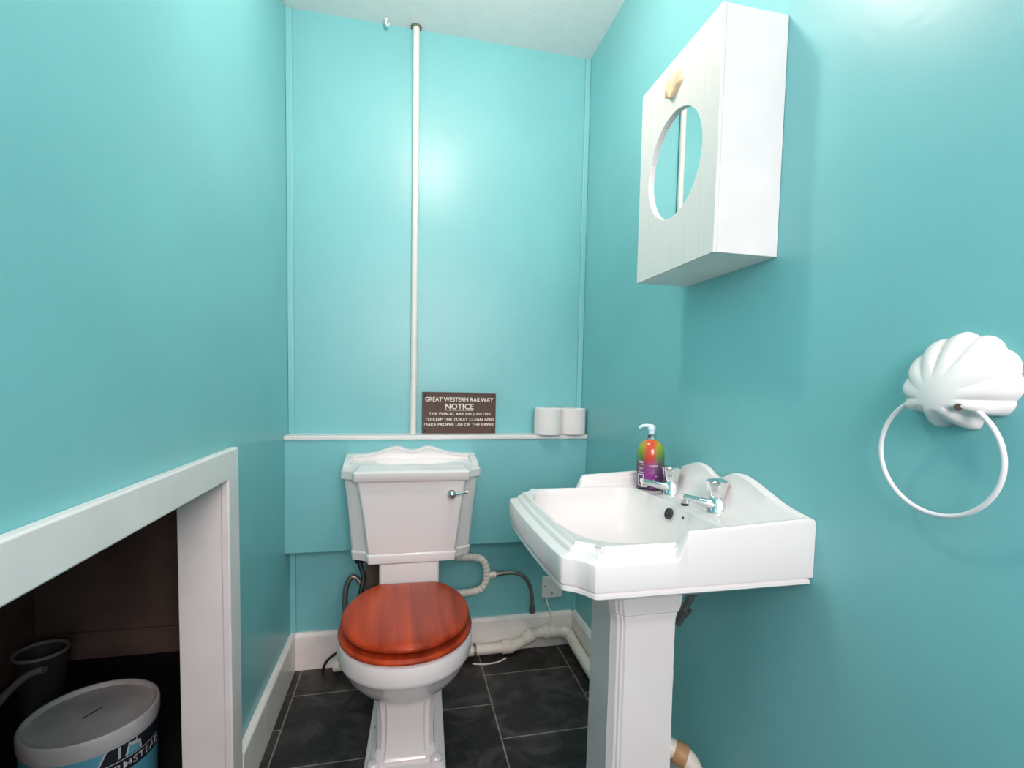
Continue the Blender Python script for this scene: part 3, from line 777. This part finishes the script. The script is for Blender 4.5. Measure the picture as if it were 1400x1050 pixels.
MB().lathe([(.0045, 0), (.0045, .004)], (.6485, .4725, 1.0315), axis=(-.80, -.58, -.15), n=14).build('ring_hole', BROWNWOOD, tw)
RC = Vector((.660, .5035, .9675)); RRr = .0755
pts = []
for i in range(96):
    a = 2 * PI * i / 96
    pts.append((RC.x - .004 * math.sin(a), RC.y + RRr * math.cos(a), RC.z + RRr * math.sin(a)))
MB().tube(pts, .0030, n=14, smooth=False, closed=True).build('ring', TOWELW, tw)['label'] = 'thin white ring hanging from the shell'

# ================================================================== pipes and fittings low on the back wall
wp = MB()
wpts = [(-.232, 1.842, .034), (-.10, 1.844, .034), (.20, 1.846, .032), (.36, 1.848, .032), (.425, 1.850, .034), (.465, 1.850, .052), (.50, 1.850, .072), (.55, 1.850, .074), (.612, 1.850, .072), (.640, 1.842, .066), (.6425, 1.815, .060), (.6425, 1.70, .053), (.6425, 1.45, .048), (.6425, 1.20, .046), (.6425, 1.06, .045)]
wp.tube(wpts, .0198, n=20, sub=8)
w_o = wp.build('waste_pipe', CREAM, loc=(.20, 1.846, .03)); tag(w_o, 'thick white waste pipe along the floor by the back and right skirting', 'pipe')
def collar(p, d, r, L, name='pipe_collar', m=CREAM, par=None):
    d = Vector(d).normalized(); p = Vector(p)
    return MB().lathe([(r * .96, -L / 2), (r, -L / 2 + .002), (r, L / 2 - .002), (r * .96, L / 2)], tuple(p), axis=tuple(d), n=22).build(name, m, par)
collar((-.225, 1.842, .034), (1, 0, 0), .0252, .03, par=w_o)
collar((.395, 1.849, .0325), (1, 0, 0), .0252, .045, par=w_o)
collar((.482, 1.850, .062), (1, 0, .55), .0250, .04, par=w_o)
collar((.548, 1.850, .074), (1, 0, 0), .0252, .022, par=w_o); collar((.575, 1.850, .0735), (1, 0, 0), .0252, .022, par=w_o)
collar((.630, 1.847, .069), (1, -.6, -.2), .0250, .03, par=w_o)
pc = collar((.268, 1.847, .032), (1, 0, 0), .0255, .010, 'pipe_clip', STEEL, w_o); pc['label'] = 'rusty pipe clip'

def seg(t, acc): return 1.08 - .22 * (0.5 + .5 * math.cos(2 * PI * acc / .0155)) ** 8
fl = MB().tube([(.185, 1.79, .418), (.225, 1.795, .414), (.262, 1.80, .409), (.288, 1.80, .394), (.3005, 1.80, .365), (.302, 1.80, .335), (.296, 1.80, .308), (.278, 1.80, .288), (.250, 1.80, .281), (.210, 1.79, .283), (.15, 1.77, .285)], .0125, n=16, sub=16, rf=seg)
fl = fl.build('cistern_supply_pipe', CREAM, loc=(.30, 1.80, .34)); tag(fl, 'cream ribbed plastic pipe looping from the cistern to the pan on its right', 'pipe')
MB().tube([(.302, 1.80, .338), (.335, 1.80, .3405)], .0115, n=14, smooth=False, rf=lambda t, a: 1).build('tee_branch', CREAM, fl)
fh = MB().tube([(.334, 1.80, .3405), (.365, 1.80, .3425), (.405, 1.80, .342), (.438, 1.80, .328), (.462, 1.80, .298), (.475, 1.80, .258), (.4785, 1.80, .205)], .0072, n=14, sub=14, rf=lambda t, acc: 1 + .07 * math.cos(2 * PI * acc / .006))
fh = fh.build('hanging_hose', STEEL, loc=(.40, 1.80, .34)); tag(fh, 'bent grey braided hose hanging down by the back skirting board', 'hose')
collar((.342, 1.80, .3412), (1, 0, .05), .0105, .014, 'hose_nut', STEEL, fh); collar((.358, 1.80, .3422), (1, 0, .03), .0090, .008, 'hose_nut', STEEL, fh)
collar((.4785, 1.80, .196), (0, 0, 1), .0115, .026, 'hose_nut', STEEL, fh)

fs = MB().box(.541, .626, 1.889, YB, .195, .281).build('wall_spur_plate', SWITCH, loc=(.5835, YB, .195), bevel=.004, bseg=3)
tag(fs, 'white blank socket plate on the back wall, half hidden by the basin', 'socket plate')
for sx, sz in ((.553, .243), (.583, .213)):
    MB().lathe([(.0028, 0), (.0028, .001)], (sx, 1.889, sz), axis=(0, -1, 0), n=12).build('screw', BLACK, fs)
cw = MB().tube([(.5615, 1.8935, .197), (.563, 1.887, .175), (.571, 1.875, .150), (.574, 1.868, .120), (.560, 1.866, .104), (.545, 1.862, .099)], .0028, n=8).build('spur_cable', CREAM, loc=(.56, 1.87, .15))
tag(cw, 'thin white cable hanging from the socket plate to the waste pipe', 'cable')
cw2 = MB().tube([(.255, 1.806, .003), (.30, 1.794, .003), (.35, 1.800, .003), (.385, 1.822, .003)], .0028, n=8).build('floor_cable', CREAM, loc=(.30, 1.79, 0))
tag(cw2, 'short thin white cable on the slate floor in front of the waste pipe', 'cable')
ck = MB().tube([(-.275, 1.836, .003), (-.272, 1.833, .03), (-.255, 1.825, .062), (-.225, 1.81, .090), (-.18, 1.79, .108), (-.12, 1.76, .115)], .0045, n=10).build('dark_cable', BLACK, loc=(-.27, 1.83, 0))
tag(ck, 'dark cable rising from the floor in the left back corner behind the toilet', 'cable')

# basin trap and tails behind the pedestal
tp = MB().tube([(.570, .985, .42), (.566, .985, .33), (.566, .985, .28), (.572, .983, .248), (.592, .975, .238), (.620, .955, .222), (.634, .94, .18), (.638, .935, .12), (.6405, .952, .066), (.6425, 1.0, .047), (.6425, 1.058, .045)], .0205, n=18)
tp = tp.build('basin_trap', CREAM, loc=(.6, .97, .2)); tag(tp, 'white curved waste trap showing behind the right side of the pedestal foot', 'pipe')
collar((.606, .966, .231), (1, -.7, -.35), .0235, .028, 'trap_nut', mat('orange_stained_plastic', (.50, .28, .13), rough=.5, noise=.2), tp)['label'] = 'orange stained trap nut'
tl = MB().tube([(.630, .97, .615), (.622, .985, .57), (.610, 1.005, .51)], .0085, n=12, rf=lambda t, acc: 1 + .12 * math.cos(2 * PI * acc / .02))
tl = tl.build('tap_tail_pipe', STEEL, loc=(.62, .98, .5)); tag(tl, 'dark tarnished tap pipe showing below the basin right of the pedestal', 'pipe')
collar((.628, .970, .605), (-.3, .6, -1), .0125, .022, 'compression_nut', STEEL, tl); collar((.618, .993, .545), (-.3, .6, -1), .0125, .022, 'compression_nut', STEEL, tl)

# ================================================================== paint tub and other things in the cupboard
tb = empty('paint_tub', (-.697, 1.306, 0))
tag(tb, 'round white plastic paint tub with grubby lid and blue label in the dark cupboard', 'paint tub')
MB().lathe([(.112, 0), (.115, .004), (.1245, .235), (.1250, .255), (.120, .255)], n=56).build('tub_body', TUBW, tb, local=True)
MB().lathe([(.124, .242), (.1275, .243), (.1285, .246), (.1285, .268), (.1275, .274), (.125, .2765), (.1215, .2765), (.1185, .274), (.1165, .2665), (.10, .2665), (.03, .2675)], n=64).build('tub_lid', LIDP, tb, local=True)
def rad(z): return .1150 + (.1245 - .115) * (z / .235) + .0004
def tpatch(name, pts, m, lift=.0004, n=10):
    """pts: quad (angle deg, z) x4 ; curved patch on the tub wall"""
    V = []; F = []
    for layer in (0.0, .0005):
        for j in range(n + 1):
            for i in range(n + 1):
                u, v = i / n, j / n
                a = (pts[0][0] * (1 - u) + pts[1][0] * u) * (1 - v) + (pts[3][0] * (1 - u) + pts[2][0] * u) * v
                z = (pts[0][1] * (1 - u) + pts[1][1] * u) * (1 - v) + (pts[3][1] * (1 - u) + pts[2][1] * u) * v
                r = rad(z) + lift + layer; A = math.radians(a)
                V.append((r * math.cos(A), r * math.sin(A), z))
    k = (n + 1) ** 2
    for j in range(n):
        for i in range(n):
            b0 = j * (n + 1) + i
            F.append((k + b0, k + b0 + 1, k + b0 + n + 2, k + b0 + n + 1)); F.append((b0 + 1, b0, b0 + n + 1, b0 + n + 2))
    return MB().add(V, F).build(name, m, tb, local=True)
tpatch('label', [(-150, .02), (30, .02), (30, .236), (-150, .236)], SKYB, .0002, 30)['label'] = 'light blue label band'
tpatch('label', [(-66, .172), (14, .172), (14, .236), (-52.5, .236)], NAVY, .0009, 16)['label'] = 'dark navy panel on the label'
tpatch('label_stripe', [(-68, .172), (-66, .172), (-52, .236), (-54, .236)], LABW, .0013, 8)
tpatch('label_stripe', [(-58, .2020), (4, .2000), (4, .2016), (-58, .2038)], LABW, .0014, 14)
tpatch('label_bar', [(-43.2, .208), (-41.0, .208), (-40.6, .235), (-42.8, .235)], LABW, .0014, 4)
tpatch('label_arch', [(-37, .206), (-20, .2045), (-21.5, .226), (-33.5, .234)], LABW, .0014, 8)
tpatch('label_arch', [(-35.2, .206), (-21.5, .2045), (-23.5, .219), (-32.6, .226)], SKYB, .0020, 8)
tpatch('label_stripe', [(-27, .228), (-25.8, .228), (-24.6, .236), (-25.8, .236)], LABW, .0014, 3)
def wrap(x, y, z):
    a = math.radians(-56 + x); r = rad(.18 + y) + .0014 + z
    return (tb.location.x + r * math.cos(a), tb.location.y + r * math.sin(a), .1785 + y)
text_mesh('label_lettering', 'ARMSTEAD', LABW, tb, 64.0, .0165, extrude=.0004, embolden=.015, place=wrap, spacing=1.08)
scr = MB().tube([(-.012, -.015, .2672), (.004, .012, .2672), (.010, .020, .2672)], .0018, n=6)
scr.build('lid_smear', BLACK, tb, local=True)

gb = empty('open_bucket', (-1.100, 1.815, 0))
tag(gb, 'dark grey open bucket at the back left of the cupboard', 'bucket')
MB().lathe([(.052, 0), (.054, .003), (.064, .175), (.068, .177), (.068, .184), (.062, .184), (.060, .175), (.050, .010), (.01, .010)], n=40).build('bucket_body', GREYTUB, gb, local=True)
MB().tube([(.065 * math.cos(a), .065 * math.sin(a), .184) for a in [2 * PI * k / 40 for k in range(40)]], .0055, n=8, smooth=False, closed=True).build('bucket_rim', GREYHOSE, gb, local=True)
hz = MB().tube([(-1.190, 1.70, .012), (-1.165, 1.71, .06), (-1.135, 1.715, .105), (-1.10, 1.72, .142), (-1.064, 1.72, .166), (-1.035, 1.72, .172)], .011, n=12)
tag(hz.build('vacuum_hose', GREYHOSE, loc=(-1.15, 1.67, 0)), 'curved grey hose end in front of the open bucket in the cupboard', 'hose')

# ================================================================== lamp on the ceiling above the frame
LX, LY, LZ = 0.13, 1.09, 2.11
lp = empty('pendant_lamp', (LX, LY, H)); tag(lp, 'bare pendant bulb hanging from the ceiling above the basin', 'lamp')
MB().lathe([(.040, 0), (.040, -.008), (.030, -.018), (.008, -.024)], (LX, LY, H), n=28).build('ceiling_rose', WHITE, lp)
MB().tube([(LX, LY, H - .02), (LX, LY, LZ + .10)], .003, n=8, smooth=False).build('flex', WHITE, lp)
MB().lathe([(.008, .11), (.018, .10), (.020, .06), (.017, .055)], (LX, LY, LZ), n=24).build('lamp_holder', WHITE, lp)
MB().lathe([(.014, .058), (.018, .048), (.036, .020), (.042, 0), (.036, -.022), (.020, -.037), (.002, -.042)], (LX, LY, LZ), n=32).build('bulb', BULB, lp)

# added unseen fill light beyond the doorway, brightens the room from behind the camera
def area(name, loc, target, sx, sy, power, color):
    li = bpy.data.lights.new(name, 'AREA'); li.shape = 'RECTANGLE'; li.size = sx; li.size_y = sy; li.energy = power; li.color = color
    o = bpy.data.objects.new(name, li); COL.objects.link(o); o.location = loc
    o.rotation_euler = (Vector(target) - Vector(loc)).to_track_quat('-Z', 'Y').to_euler(); return o
area('fill_light', ((DX0 + DX1) / 2, YF - .25, 1.72), (0.15, 1.9, 0.85), .85, 1.3, 46, (1.0, .82, .84))
W = bpy.data.worlds.new('hall_ambient'); sc.world = W; W.use_nodes = True
W.node_tree.nodes['Background'].inputs[0].default_value = (1, .85, .86, 1); W.node_tree.nodes['Background'].inputs[1].default_value = .3

# ================================================================== camera
cam = bpy.data.cameras.new('camera'); co = bpy.data.objects.new('camera', cam); COL.objects.link(co)
R = ((0.97497204, -0.22138565, 0.02044305), (0.0061042, -0.0652602, -0.99784961), (0.2222437, 0.97300026, -0.06227549))  # right, down, forward
co.matrix_world = Matrix(((R[0][0], -R[1][0], -R[2][0], 0), (R[0][1], -R[1][1], -R[2][1], 0), (R[0][2], -R[1][2], -R[2][2], 1.0486), (0, 0, 0, 1)))
cam.sensor_fit = 'HORIZONTAL'; cam.sensor_width = 36; cam.lens = 689.56 / 1400 * 36
cam.shift_x = -(709.31 - 700) / 1400; cam.shift_y = (567.30 - 525) / 1400
cam.clip_start = 0.02
sc.camera = co
sc.view_settings.view_transform = 'Standard'; sc.view_settings.look = 'None'
sc.view_settings.exposure = 0.14; sc.view_settings.gamma = 1
sc.cycles.use_denoising = True
sc.cycles.max_bounces = 10; sc.cycles.diffuse_bounces = 6
